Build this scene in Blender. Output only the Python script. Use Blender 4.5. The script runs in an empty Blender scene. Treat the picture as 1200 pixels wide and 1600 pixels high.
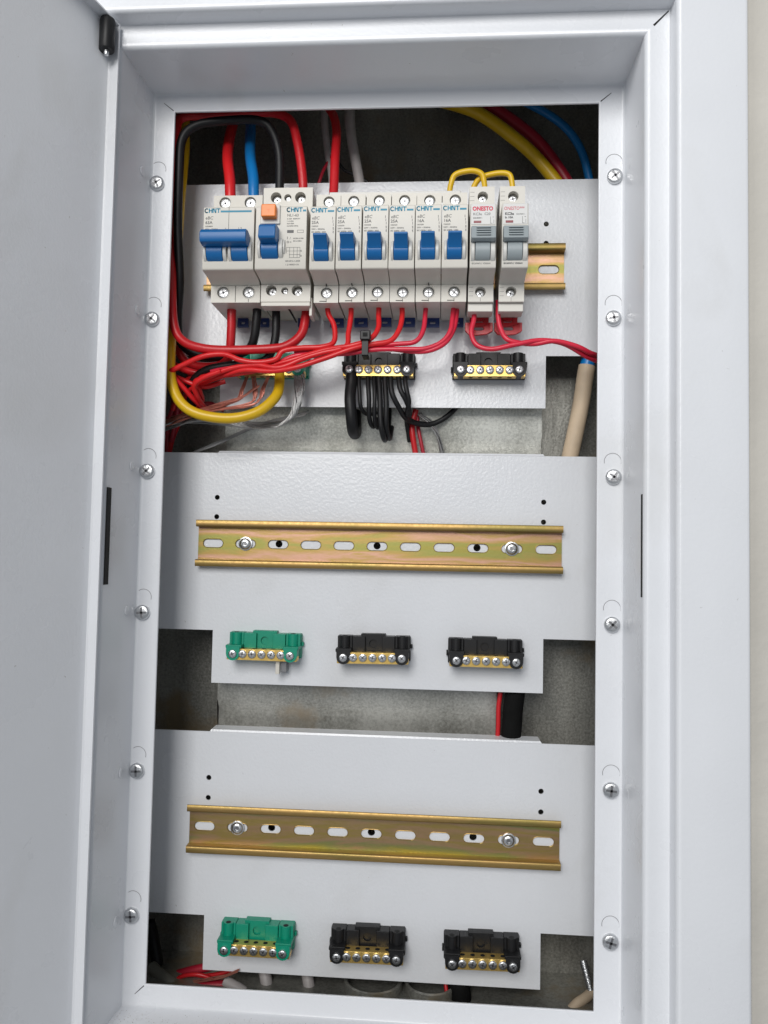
import bpy, bmesh, math, random
from mathutils import Vector, Matrix
random.seed(7)
S = 0.001                                   # everything below is written in millimetres
scene = bpy.context.scene
COL = scene.collection

# ------------------------------------------------------------------ camera
CAM = Vector((45.43, -569.02, -2.02)); PITCH, ROLL, YAW, FPX = 0.0487, -0.0195, 0.0713, 1189.7
R_CAM = Matrix.Rotation(YAW, 3, 'Z') @ Matrix.Rotation(PITCH, 3, 'X') @ Matrix.Rotation(ROLL, 3, 'Y')
cam_data = bpy.data.cameras.new('camera'); cam = bpy.data.objects.new('camera', cam_data); COL.objects.link(cam)
cam.location = CAM * S
cam.rotation_euler = (R_CAM @ Matrix.Rotation(math.pi / 2, 3, 'X')).to_euler()
cam_data.sensor_fit = 'VERTICAL'; cam_data.sensor_height = 32.0; cam_data.lens = 32.0 * FPX / 1600.0
cam_data.clip_start = 0.01; cam_data.clip_end = 50
scene.camera = cam

# ------------------------------------------------------------------ light
world = bpy.data.worlds.new('World'); scene.world = world; world.use_nodes = True
wb = world.node_tree.nodes['Background']; wb.inputs[0].default_value = (0.86, 0.92, 1.0, 1); wb.inputs[1].default_value = 0.29

def area(name, loc, target, sx, sy, power, col):
    d = bpy.data.lights.new(name, 'AREA'); d.shape = 'RECTANGLE'; d.size = sx; d.size_y = sy; d.energy = power; d.color = col
    o = bpy.data.objects.new(name, d); COL.objects.link(o); o.location = loc
    o.rotation_euler = (Vector(target) - Vector(loc)).to_track_quat('-Z', 'Y').to_euler()
    return o
area('window_light', (-0.30, -2.15, 0.92), (0, 0, -0.05), 0.9, 1.1, 36.5, (1.0, 0.985, 0.96))
area('side_light', (-1.55, -1.7, 1.15), (0, 0, 0), 1.0, 0.9, 13, (0.97, 0.985, 1.0))
scene.view_settings.view_transform = 'Standard'; scene.view_settings.look = 'None'
scene.view_settings.exposure = 0.0; scene.view_settings.gamma = 1.0; scene.view_settings.use_curve_mapping = False

# ------------------------------------------------------------------ helpers
def at(px, py, Y):
    """point of the photograph (1200x1600) at depth Y, in mm"""
    d = R_CAM @ Vector(((px - 600) / FPX, 1, -(py - 800) / FPX))
    return CAM + d * ((Y - CAM.y) / d.y)

def tag(o, label=None, cat=None, group=None, kind=None):
    if label: o['label'] = label
    if cat: o['category'] = cat
    if group: o['group'] = group
    if kind: o['kind'] = kind
    return o

def thing(name, loc, label, cat, group=None):
    o = bpy.data.objects.new(name, None); COL.objects.link(o); o.location = Vector(loc) * S
    o.empty_display_size = 0.01
    return tag(o, label, cat, group)

def copy_tree(o, parent=None):
    c = o.copy(); COL.objects.link(c)
    if parent: c.parent = parent
    for ch in list(o.children): copy_tree(ch, c)
    return c

class MB:
    def __init__(self): self.v = []; self.f = []; self.m = []
    def add(self, vs, fs, m=0):
        n = len(self.v); self.v += [tuple(a) for a in vs]; self.f += [tuple(i + n for i in f) for f in fs]; self.m += [m] * len(fs); return self
    def box(self, x0, x1, y0, y1, z0, z1, m=0):
        vs = [(x, y, z) for x in (x0, x1) for y in (y0, y1) for z in (z0, z1)]
        return self.add(vs, [(0, 1, 3, 2), (4, 6, 7, 5), (0, 4, 5, 1), (2, 3, 7, 6), (0, 2, 6, 4), (1, 5, 7, 3)], m)
    def prism(self, poly, x0, x1, m=0):
        """poly of (z, d): d is the distance in front (towards -Y); extruded along X"""
        n = len(poly); vs = [(x0, -d, z) for z, d in poly] + [(x1, -d, z) for z, d in poly]
        area2 = sum(poly[i][0] * poly[(i + 1) % n][1] - poly[(i + 1) % n][0] * poly[i][1] for i in range(n))
        fs = [tuple(range(n)), tuple(range(2 * n - 1, n - 1, -1))] + [(i, i + n, (i + 1) % n + n, (i + 1) % n) for i in range(n)]
        return self.add(vs, fs, m)
    def tube(self, pts, r, n=10, m=0, cap=True):
        pts = [Vector(p) for p in pts]; N = len(pts); rr = r if isinstance(r, (list, tuple)) else [r] * N
        t0 = (pts[1] - pts[0]).normalized(); u = t0.orthogonal().normalized(); vs = []
        for i, p in enumerate(pts):
            t = (pts[min(i + 1, N - 1)] - pts[max(i - 1, 0)])
            if t.length < 1e-6: t = t0.copy()
            t.normalize(); u = (u - t * u.dot(t)).normalized(); w = t.cross(u)
            for k in range(n):
                a = 2 * math.pi * k / n; vs.append(p + (u * math.cos(a) + w * math.sin(a)) * rr[i])
        fs = [(i * n + k, i * n + (k + 1) % n, (i + 1) * n + (k + 1) % n, (i + 1) * n + k) for i in range(N - 1) for k in range(n)]
        if cap: fs += [tuple(range(n - 1, -1, -1)), tuple(range((N - 1) * n, N * n))]
        return self.add(vs, fs, m)
    def lathe(self, prof, c=(0, 0, 0), axis='Y', n=20, m=0):
        """prof of (radius, height); height runs towards -Y (axis Y) or +Z (axis Z)"""
        vs = []; fs = []
        for r, h in prof:
            for k in range(n):
                a = 2 * math.pi * k / n
                if axis == 'Y': vs.append((c[0] + r * math.cos(a), c[1] - h, c[2] + r * math.sin(a)))
                elif axis == 'Z': vs.append((c[0] + r * math.cos(a), c[1] + r * math.sin(a), c[2] + h))
                else: vs.append((c[0] + h, c[1] + r * math.cos(a), c[2] + r * math.sin(a)))
        for i in range(len(prof) - 1):
            for k in range(n):
                fs.append((i * n + k, i * n + (k + 1) % n, (i + 1) * n + (k + 1) % n, (i + 1) * n + k))
        fs += [tuple(range(n - 1, -1, -1)), tuple(range((len(prof) - 1) * n, len(prof) * n))]
        return self.add(vs, fs, m)
    def sheet(self, outer, holes, y0, y1, m=0):
        """flat plate in the XZ plane with real holes, from depth y0 to y1"""
        cu = bpy.data.curves.new('tmp', 'CURVE'); cu.dimensions = '2D'; cu.fill_mode = 'BOTH'; cu.extrude = abs(y1 - y0) / 2
        for poly in [outer] + list(holes):
            sp = cu.splines.new('POLY'); sp.points.add(len(poly) - 1); sp.use_cyclic_u = True
            for q, (x, z) in zip(sp.points, poly): q.co = (x, z, 0, 1)
        o = bpy.data.objects.new('tmp', cu); COL.objects.link(o)
        me = o.evaluated_get(bpy.context.evaluated_depsgraph_get()).to_mesh(); yc = (y0 + y1) / 2
        self.add([(v.co.x, yc - v.co.z, v.co.y) for v in me.vertices], [tuple(p.vertices) for p in me.polygons], m)
        o.to_mesh_clear(); bpy.data.objects.remove(o); bpy.data.curves.remove(cu); return self
    def text(self, s, x, z, size, y, m=0, shear=0.0, bold=0.0, sx=1.0, rot=0.0, align='LEFT'):
        cu = bpy.data.curves.new('tmp', 'FONT'); cu.body = s; cu.size = size; cu.shear = shear; cu.offset = bold; cu.align_x = align; cu.resolution_u = 2
        cu.extrude = 0.06
        o = bpy.data.objects.new('tmp', cu); COL.objects.link(o)
        me = o.evaluated_get(bpy.context.evaluated_depsgraph_get()).to_mesh(); c, sn = math.cos(rot), math.sin(rot)
        self.add([(x + c * v.co.x * sx - sn * v.co.y, y - v.co.z, z + sn * v.co.x * sx + c * v.co.y) for v in me.vertices], [tuple(p.vertices) for p in me.polygons], m)
        o.to_mesh_clear(); bpy.data.objects.remove(o); bpy.data.curves.remove(cu); return self
    def build(self, name, mats, parent=None, bevel=0.0, seg=2, angle=35, loc=None, fix=True, merge=True):
        me = bpy.data.meshes.new(name); me.from_pydata([(a * S, b * S, c * S) for a, b, c in self.v], [], self.f)
        mats = mats if isinstance(mats, (list, tuple)) else [mats]
        for mt in mats: me.materials.append(mt)
        me.polygons.foreach_set('material_index', self.m)
        if fix:
            bm = bmesh.new(); bm.from_mesh(me)
            if merge: bmesh.ops.remove_doubles(bm, verts=bm.verts, dist=1e-7)
            bmesh.ops.recalc_face_normals(bm, faces=bm.faces); bm.to_mesh(me); bm.free()
        me.polygons.foreach_set('use_smooth', [True] * len(me.polygons)); me.set_sharp_from_angle(angle=math.radians(angle))
        o = bpy.data.objects.new(name, me); COL.objects.link(o)
        if parent: o.parent = parent
        if loc: o.location = Vector(loc) * S
        if bevel:
            b = o.modifiers.new('bevel', 'BEVEL'); b.width = bevel * S; b.segments = seg; b.limit_method = 'ANGLE'; b.angle_limit = math.radians(40); b.harden_normals = True
        return o

def circ(cx, cz, r, n=20): return [(cx + r * math.cos(2 * math.pi * k / n), cz + r * math.sin(2 * math.pi * k / n)) for k in range(n)]
def slot(cx, cz, l, h, n=8):
    r = h / 2; a = l / 2 - r; p = []
    for k in range(n + 1): t = -math.pi / 2 + math.pi * k / n; p.append((cx + a + r * math.cos(t), cz + r * math.sin(t)))
    for k in range(n + 1): t = math.pi / 2 + math.pi * k / n; p.append((cx - a + r * math.cos(t), cz + r * math.sin(t)))
    return p
def catmull(pts, seg=10):
    P = [Vector(p) for p in pts]; P = [P[0] * 2 - P[1]] + P + [P[-1] * 2 - P[-2]]; out = []
    for i in range(1, len(P) - 2):
        a, b, c, d = P[i - 1:i + 3]
        for k in range(seg):
            t = k / seg
            out.append(0.5 * ((2 * b) + (c - a) * t + (2 * a - 5 * b + 4 * c - d) * t * t + (3 * b - a - 3 * c + d) * t ** 3))
    out.append(P[-2]); return out

# ------------------------------------------------------------------ materials
def mat(name, col, rough=0.5, metal=0.0, bump=None, vary=0.0, vscale=60, spec=0.5, coat=0.0):
    """bump=(scale per metre, distance mm, strength)"""
    m = bpy.data.materials.new(name); m.use_nodes = True; nt = m.node_tree; b = nt.nodes['Principled BSDF']
    b.inputs['Base Color'].default_value = (*col, 1); b.inputs['Roughness'].default_value = rough; b.inputs['Metallic'].default_value = metal
    b.inputs['Specular IOR Level'].default_value = spec; b.inputs['Coat Weight'].default_value = coat
    tc = nt.nodes.new('ShaderNodeTexCoord')
    if vary:
        n = nt.nodes.new('ShaderNodeTexNoise'); n.inputs['Scale'].default_value = vscale; n.inputs['Detail'].default_value = 5
        nt.links.new(tc.outputs['Object'], n.inputs['Vector'])
        r = nt.nodes.new('ShaderNodeValToRGB'); r.color_ramp.elements[0].position = 0.3; r.color_ramp.elements[1].position = 0.7
        r.color_ramp.elements[0].color = (*[c * (1 - vary) for c in col], 1); r.color_ramp.elements[1].color = (*[min(1, c * (1 + vary)) for c in col], 1)
        nt.links.new(n.outputs['Fac'], r.inputs['Fac']); nt.links.new(r.outputs['Color'], b.inputs['Base Color'])
        rr = nt.nodes.new('ShaderNodeMapRange'); rr.inputs['To Min'].default_value = max(0.02, rough - 0.08); rr.inputs['To Max'].default_value = rough + 0.1
        nt.links.new(n.outputs['Fac'], rr.inputs['Value']); nt.links.new(rr.outputs['Result'], b.inputs['Roughness'])
    if bump:
        n2 = nt.nodes.new('ShaderNodeTexNoise'); n2.inputs['Scale'].default_value = bump[0]; n2.inputs['Detail'].default_value = 2
        nt.links.new(tc.outputs['Object'], n2.inputs['Vector'])
        bp = nt.nodes.new('ShaderNodeBump'); bp.inputs['Distance'].default_value = bump[1] * S; bp.inputs['Strength'].default_value = bump[2]
        nt.links.new(n2.outputs['Fac'], bp.inputs['Height']); nt.links.new(bp.outputs['Normal'], b.inputs['Normal'])
    return m

M = {}
def paint(name, col, rough, bump):
    m = mat(name, col, rough, bump=bump, vary=0.015, vscale=18); nt = m.node_tree; b = nt.nodes['Principled BSDF']
    tc = [n for n in nt.nodes if n.type == 'TEX_COORD'][0]; base = b.inputs['Base Color'].links[0].from_socket
    def layer(scale, detail, lo, hi, colour, amount, prev):
        n = nt.nodes.new('ShaderNodeTexNoise'); n.inputs['Scale'].default_value = scale; n.inputs['Detail'].default_value = detail; n.inputs['Distortion'].default_value = 0.6
        nt.links.new(tc.outputs['Object'], n.inputs['Vector'])
        r = nt.nodes.new('ShaderNodeMapRange'); r.inputs['From Min'].default_value = lo; r.inputs['From Max'].default_value = hi; r.inputs['To Max'].default_value = amount
        nt.links.new(n.outputs['Fac'], r.inputs['Value'])
        mx = nt.nodes.new('ShaderNodeMix'); mx.data_type = 'RGBA'; nt.links.new(r.outputs['Result'], mx.inputs[0]); nt.links.new(prev, mx.inputs[6]); mx.inputs[7].default_value = (*colour, 1)
        return mx.outputs[2]
    c = layer(9, 7, 0.58, 0.72, (0.50, 0.49, 0.46), 0.22, base)          # grey finger smudges
    c = layer(260, 2, 0.77, 0.81, (0.34, 0.32, 0.29), 0.6, c)            # specks of dirt
    nt.links.new(c, b.inputs['Base Color']); return m
M['paint'] = paint('white_powder_coat', (0.735, 0.75, 0.78), 0.28, (520, 0.25, 0.35))
M['paint_plate'] = paint('white_textured_coat', (0.735, 0.75, 0.78), 0.24, (430, 0.4, 0.42))
M['wall'] = mat('cream_wall_paint', (0.56, 0.535, 0.485), 0.75, bump=(160, 0.8, 0.5), vary=0.06, vscale=14)
M['galv'] = None
M['steel'] = mat('zinc_plated_steel', (0.66, 0.67, 0.68), 0.33, 1.0, vary=0.12, vscale=300, bump=(900, 0.25, 0.6))
M['steel_dark'] = mat('screw_recess_dark', (0.26, 0.26, 0.27), 0.45, 1.0)
M['brass'] = mat('brass', (0.80, 0.55, 0.17), 0.34, 0.8, vary=0.12, vscale=200)
M['body'] = mat('light_grey_plastic', (0.67, 0.64, 0.575), 0.42, bump=(1500, 0.06, 0.3))
M['body2'] = mat('pale_grey_plastic', (0.65, 0.625, 0.57), 0.38, bump=(1500, 0.06, 0.3))
M['cheek'] = mat('white_plastic', (0.64, 0.63, 0.60), 0.4)
M['blue'] = mat('blue_plastic', (0.004, 0.125, 0.37), 0.36)
M['blue_dark'] = mat('navy_clip_plastic', (0.004, 0.03, 0.16), 0.45)
M['grey'] = mat('grey_lever_plastic', (0.30, 0.34, 0.355), 0.4)
M['orange'] = mat('orange_plastic', (0.92, 0.24, 0.03), 0.35)
M['green'] = mat('green_plastic', (0.0, 0.27, 0.165), 0.42, bump=(900, 0.1, 0.3))
M['black'] = mat('black_plastic', (0.011, 0.011, 0.012), 0.45, bump=(900, 0.1, 0.3), spec=0.35)
M['gap'] = mat('press_edge_shade', (0.26, 0.26, 0.27), 0.7)  # grey of the edge shade drawn round the pressed keyholes
M['void'] = mat('dark_gap', (0.006, 0.006, 0.006), 0.8)
M['teal'] = mat('teal_print', (0.02, 0.25, 0.38), 0.5)
M['ink'] = mat('dark_print', (0.09, 0.09, 0.09), 0.5)
M['red_print'] = mat('red_print', (0.62, 0.03, 0.08), 0.5)
M['label'] = mat('white_label', (0.66, 0.655, 0.64), 0.4)
M['flag'] = mat('indicator_red', (0.22, 0.02, 0.03), 0.3)
M['red_clip'] = mat('red_clip_plastic', (0.62, 0.02, 0.03), 0.3)
M['w_red'] = mat('red_wire', (0.56, 0.012, 0.018), 0.36, bump=(260, 0.25, 0.4))
M['w_red_bright'] = mat('bright_red_wire', (0.72, 0.016, 0.02), 0.34, bump=(260, 0.25, 0.4))
M['w_pink'] = mat('rose_red_wire', (0.68, 0.022, 0.055), 0.34, bump=(260, 0.25, 0.4))
M['w_dred'] = mat('dark_red_wire', (0.38, 0.012, 0.03), 0.4)
M['w_yellow'] = mat('yellow_wire', (0.72, 0.45, 0.01), 0.36, bump=(220, 0.25, 0.4))
M['w_blue'] = mat('blue_wire', (0.005, 0.18, 0.50), 0.34, bump=(220, 0.25, 0.4))
M['w_black'] = mat('black_wire', (0.008, 0.008, 0.009), 0.48, bump=(220, 0.25, 0.4), spec=0.35)
M['w_black_matt'] = mat('dusty_black_sheath', (0.008, 0.008, 0.008), 0.85, bump=(90, 1.2, 0.8), spec=0.1, vary=0.3, vscale=50)
M['w_grey'] = mat('grey_sheath', (0.42, 0.39, 0.38), 0.5, vary=0.12, vscale=80)
M['w_olive'] = mat('olive_grey_sheath', (0.16, 0.155, 0.13), 0.6, vary=0.2, vscale=60)
M['w_beige'] = mat('beige_sheath', (0.56, 0.44, 0.31), 0.6, vary=0.16, vscale=45, bump=(120, 0.5, 0.4))
M['copper'] = mat('copper_strand', (0.52, 0.20, 0.15), 0.4, 0.7)
M['tin'] = mat('tinned_strand', (0.36, 0.36, 0.36), 0.48, 0.9)

def galv(name, dark, light, rust, rust_amt):
    m = bpy.data.materials.new(name); m.use_nodes = True; nt = m.node_tree; b = nt.nodes['Principled BSDF']
    tc = nt.nodes.new('ShaderNodeTexCoord')
    def noise(scale, detail, rough=0.6, stretch=None):
        n = nt.nodes.new('ShaderNodeTexNoise'); n.inputs['Scale'].default_value = scale; n.inputs['Detail'].default_value = detail; n.inputs['Roughness'].default_value = rough
        if stretch:
            mp = nt.nodes.new('ShaderNodeMapping'); mp.inputs['Scale'].default_value = stretch; nt.links.new(tc.outputs['Object'], mp.inputs['Vector']); nt.links.new(mp.outputs['Vector'], n.inputs['Vector'])
        else: nt.links.new(tc.outputs['Object'], n.inputs['Vector'])
        return n
    fine = noise(520, 3, 0.7); streak = noise(26, 4, 0.55, (1.0, 1.0, 0.35)); big = noise(11, 6)
    mx = nt.nodes.new('ShaderNodeMix'); mx.data_type = 'FLOAT'; mx.inputs[0].default_value = 0.5
    nt.links.new(streak.outputs['Fac'], mx.inputs[2]); nt.links.new(fine.outputs['Fac'], mx.inputs[3])
    r = nt.nodes.new('ShaderNodeValToRGB'); r.color_ramp.elements[0].position = 0.38; r.color_ramp.elements[1].position = 0.62
    r.color_ramp.elements[0].color = (*dark, 1); r.color_ramp.elements[1].color = (*light, 1); nt.links.new(mx.outputs[0], r.inputs['Fac'])
    r2 = nt.nodes.new('ShaderNodeValToRGB'); r2.color_ramp.elements[0].position = 0.60 - rust_amt; r2.color_ramp.elements[1].position = 0.70 - rust_amt
    nt.links.new(big.outputs['Fac'], r2.inputs['Fac'])
    cm = nt.nodes.new('ShaderNodeMix'); cm.data_type = 'RGBA'; nt.links.new(r2.outputs['Color'], cm.inputs[0]); nt.links.new(r.outputs['Color'], cm.inputs[6]); cm.inputs[7].default_value = (*rust, 1)
    nt.links.new(cm.outputs[2], b.inputs['Base Color']); b.inputs['Metallic'].default_value = 0.5
    rr = nt.nodes.new('ShaderNodeMapRange'); rr.inputs['To Min'].default_value = 0.22; rr.inputs['To Max'].default_value = 0.5
    nt.links.new(fine.outputs['Fac'], rr.inputs['Value']); nt.links.new(rr.outputs['Result'], b.inputs['Roughness'])
    b1 = nt.nodes.new('ShaderNodeBump'); b1.inputs['Distance'].default_value = 3.0 * S; b1.inputs['Strength'].default_value = 0.35; nt.links.new(streak.outputs['Fac'], b1.inputs['Height'])
    b2 = nt.nodes.new('ShaderNodeBump'); b2.inputs['Distance'].default_value = 0.25 * S; b2.inputs['Strength'].default_value = 0.5; nt.links.new(fine.outputs['Fac'], b2.inputs['Height']); nt.links.new(b1.outputs['Normal'], b2.inputs['Normal'])
    nt.links.new(b2.outputs['Normal'], b.inputs['Normal'])
    return m
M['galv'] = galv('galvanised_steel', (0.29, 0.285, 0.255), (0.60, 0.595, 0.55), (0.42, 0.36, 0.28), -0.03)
M['galv_lit'] = galv('lit_galvanised_steel', (0.46, 0.46, 0.41), (0.88, 0.88, 0.81), (0.60, 0.57, 0.48), -0.02)  # paler copy of galv: light on the upper cross member put into colour
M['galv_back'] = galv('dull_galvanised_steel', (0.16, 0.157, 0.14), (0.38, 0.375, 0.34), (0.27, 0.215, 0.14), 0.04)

def chromate(name, stops, band=0.0, rough=0.42):
    m = bpy.data.materials.new(name); m.use_nodes = True; nt = m.node_tree; b = nt.nodes['Principled BSDF']
    tc = nt.nodes.new('ShaderNodeTexCoord'); mp = nt.nodes.new('ShaderNodeMapping'); mp.inputs['Scale'].default_value = (8, 60, 60)
    n = nt.nodes.new('ShaderNodeTexNoise'); n.inputs['Scale'].default_value = 1.0; n.inputs['Detail'].default_value = 5; n.inputs['Roughness'].default_value = 0.62; n.inputs['Distortion'].default_value = 0.4
    nt.links.new(tc.outputs['Object'], mp.inputs['Vector']); nt.links.new(mp.outputs['Vector'], n.inputs['Vector'])
    sp = nt.nodes.new('ShaderNodeSeparateXYZ'); nt.links.new(tc.outputs['Object'], sp.inputs[0])
    ab = nt.nodes.new('ShaderNodeMath'); ab.operation = 'ABSOLUTE'; nt.links.new(sp.outputs['Z'], ab.inputs[0])
    ml = nt.nodes.new('ShaderNodeMath'); ml.operation = 'MULTIPLY_ADD'; nt.links.new(ab.outputs[0], ml.inputs[0]); ml.inputs[1].default_value = band / 0.013
    nt.links.new(n.outputs['Fac'], ml.inputs[2])
    r = nt.nodes.new('ShaderNodeValToRGB'); cr = r.color_ramp
    while len(cr.elements) < len(stops): cr.elements.new(0.5)
    for e, (p_, c) in zip(cr.elements, stops): e.position = p_; e.color = (*c, 1)
    nt.links.new(ml.outputs[0], r.inputs['Fac']); nt.links.new(r.outputs['Color'], b.inputs['Base Color'])
    b.inputs['Metallic'].default_value = 0.8
    n2 = nt.nodes.new('ShaderNodeTexNoise'); n2.inputs['Scale'].default_value = 500; n2.inputs['Detail'].default_value = 4; nt.links.new(tc.outputs['Object'], n2.inputs['Vector'])
    rr = nt.nodes.new('ShaderNodeMapRange'); rr.inputs['To Min'].default_value = rough - 0.12; rr.inputs['To Max'].default_value = rough + 0.12
    nt.links.new(n2.outputs['Fac'], rr.inputs['Value']); nt.links.new(rr.outputs['Result'], b.inputs['Roughness'])
    bp = nt.nodes.new('ShaderNodeBump'); bp.inputs['Distance'].default_value = 0.1 * S; bp.inputs['Strength'].default_value = 0.3
    nt.links.new(n2.outputs['Fac'], bp.inputs['Height']); nt.links.new(bp.outputs['Normal'], b.inputs['Normal'])
    return m
GOLD, OLIVE, PINK, TEALG = (0.43, 0.29, 0.10), (0.33, 0.29, 0.075), (0.56, 0.33, 0.24), (0.31, 0.30, 0.09)
M['rail'] = chromate('yellow_chromate_zinc', [(0.34, GOLD), (0.45, OLIVE), (0.54, TEALG), (0.63, GOLD), (0.74, PINK), (0.82, GOLD), (0.92, PINK), (1.0, GOLD)], 0.34)
M['rail_lip'] = chromate('gold_chromate_zinc', [(0.3, (0.34, 0.24, 0.07)), (0.45, (0.42, 0.27, 0.10)), (0.6, (0.29, 0.23, 0.07)), (0.75, (0.44, 0.27, 0.14))], 0.0, 0.44)

# ------------------------------------------------------------------ the wall and the cabinet
X0, X1, Z0, Z1 = -147.6, 151.6, -300.0, 308.1            # opening in the inner flange
YF, YL, YO, YW = -50.0, -101.0, -114.0, -104.0           # flange, door rebate, outer frame face, wall
FW = dict(l=15.8, r=17.4, t=12.8, b=14.4)

MB().sheet([(-900, -900), (900, -900), (900, 900), (-900, 900)], [[(X0 - 45, Z0 - 45), (X1 + 45, Z0 - 45), (X1 + 45, Z1 + 45), (X0 - 45, Z1 + 45)]], YW, YW + 4).build('wall', M['wall'])
tag(bpy.data.objects['wall'], kind='structure')

cab = thing('electrical_cabinet', (0, YW, Z0), 'white steel distribution cabinet with open door set in the wall', 'cabinet')
CO = Vector((0, YW, Z0))
def cpart(mb, name, m, parent=None, **k):
    o = mb.build(name, m, None, **k); o.parent = parent or cab
    if o.parent is cab: o.matrix_parent_inverse = Matrix.Translation(-CO * S)
    return o

def arc(c, r, a0, a1, n=4): return [(c[0] + r * math.cos(math.radians(a0 + (a1 - a0) * k / n)), c[1] + r * math.sin(math.radians(a0 + (a1 - a0) * k / n))) for k in range(n + 1)]
# profile: (share of flange width, extra offset outwards, Y)
def sweep(prof):
    mb = MB(); loops = []
    for s, e, Y in prof:
        l, r, t, b = X0 - s * FW['l'] - e, X1 + s * FW['r'] + e, Z1 + s * FW['t'] + e, Z0 - s * FW['b'] - e
        if Y < -80: l -= 2.2
        loops.append([(l, Y, b), (r, Y, b), (r, Y, t), (l, Y, t)])
    vs = [p for L in loops for p in L]; fs = []
    for i in range(len(loops) - 1):
        for k in range(4): fs.append((i * 4 + k, i * 4 + (k + 1) % 4, (i + 1) * 4 + (k + 1) % 4, (i + 1) * 4 + k))
    mb.add(vs, fs); return mb
prof = [(0, 0, YF + 1.4), (0, 0, YF + 0.6)] + [(0, 0.6 - 0.6 * math.cos(math.radians(a)), YF + 0.6 - 0.6 * math.sin(math.radians(a))) for a in (30, 60, 90)]
prof += [(1, -2.5, YF)] + [(1, -2.5 + 2.5 * math.sin(math.radians(a)), YF - 2.5 + 2.5 * math.cos(math.radians(a))) for a in (22, 45, 67, 90)]
prof += [(1, 0.3, YL + 3.4)] + [(1, 0.3 + 3.4 - 3.4 * math.cos(math.radians(a)), YL + 3.4 - 3.4 * math.sin(math.radians(a))) for a in (15, 30, 45, 60, 75, 90)]
prof += [(1, 14.2, YL)] + [(1, 14.2 + 1.2 * math.sin(math.radians(a)), YL - 1.2 + 1.2 * math.cos(math.radians(a))) for a in (45, 90)]
prof += [(1, 15.6, YO + 3)] + [(1, 15.6 + 3 - 3 * math.cos(math.radians(a)), YO + 3 - 3 * math.sin(math.radians(a))) for a in (15, 30, 45, 60, 75, 90)]
prof += [(1, 54.5, YO)] + [(1, 54.5 + 2.5 * math.sin(math.radians(a)), YO + 2.5 - 2.5 * math.cos(math.radians(a))) for a in (22, 45, 67, 90)] + [(1, 57, YW - 0.2)]
frame = cpart(sweep(prof), 'frame', M['paint'], angle=50, merge=False)
sol = frame.modifiers.new('thickness', 'SOLIDIFY'); sol.thickness = 0.8 * S; sol.offset = 0.0

# galvanised box behind the frame
bx = MB(); BX0, BX1, BZ0, BZ1, BYB = X0 - 38, X1 + 38, Z0 - 29, Z1 + 58, 48
bx.box(BX0, BX0 + 1, YF - 40, BYB, BZ0, BZ1).box(BX1 - 1, BX1, YF - 40, BYB, BZ0, BZ1).box(BX0 + 1, BX1 - 1, YF - 40, BYB, BZ1 - 1, BZ1).box(BX0 + 1, BX1 - 1, YF - 40, BYB, BZ0, BZ0 + 1)
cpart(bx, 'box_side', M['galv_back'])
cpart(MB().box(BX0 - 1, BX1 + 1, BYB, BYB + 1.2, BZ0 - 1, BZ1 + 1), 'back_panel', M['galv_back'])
# galvanised cross members behind the gaps between the plates
for zc, h, dd, gm in ((86, 60, 0, 'galv_lit'), (-122, 62, 0, 'galv')):
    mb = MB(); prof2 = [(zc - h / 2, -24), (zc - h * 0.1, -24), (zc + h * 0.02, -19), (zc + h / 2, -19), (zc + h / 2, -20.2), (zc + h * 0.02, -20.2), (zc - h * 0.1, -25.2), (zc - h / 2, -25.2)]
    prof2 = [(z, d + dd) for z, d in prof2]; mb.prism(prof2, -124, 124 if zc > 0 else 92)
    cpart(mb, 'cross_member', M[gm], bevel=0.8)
# mitre slits at the frame corners
def slit(a, b, w, Y, nm='corner_slit'):
    a = Vector(a); b = Vector(b); d = (b - a).normalized(); n = Vector((-d.y, d.x)) * w / 2
    vs = [(q.x, Y + yy, q.y) for yy in (-0.12, 0.5) for q in (a - n, b - n * 0.5, b + n * 0.5, a + n)]
    cpart(MB().add(vs, [(0, 1, 2, 3), (7, 6, 5, 4), (0, 4, 5, 1), (1, 5, 6, 2), (2, 6, 7, 3), (3, 7, 4, 0)]), nm, M['void'])
c1 = (X1 + FW['r'], Z1 + FW['t'])
slit((c1[0] + 5, c1[1] + 5), (c1[0] + 14, c1[1] + 14), 1.3, YL - 0.4)
slit((X1 + 0.8, Z1 + 0.6), (X1 + 8, Z1 + 6.4), 0.7, YF - 0.4)
slit((X0 - 0.8, Z1 + 0.6), (X0 - 8, Z1 + 6.4), 0.6, YF - 0.4)
slit((X0 - 0.8, Z0 - 0.6), (X0 - 7, Z0 - 6.4), 0.6, YF - 0.4)
# latch slots in the rebate walls
for xs, w in ((X0 - FW['l'] - 1.9, 1), (X1 + FW['r'] + 0.3, -1)):
    cpart(MB().box(xs - 0.3, xs + 0.55, -98.6, -93.2, -28, 34) if w > 0 else MB().box(xs - 0.55, xs + 0.3, -97.8, -94.9, -28, 34.4), 'latch_slot', M['void'])

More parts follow.
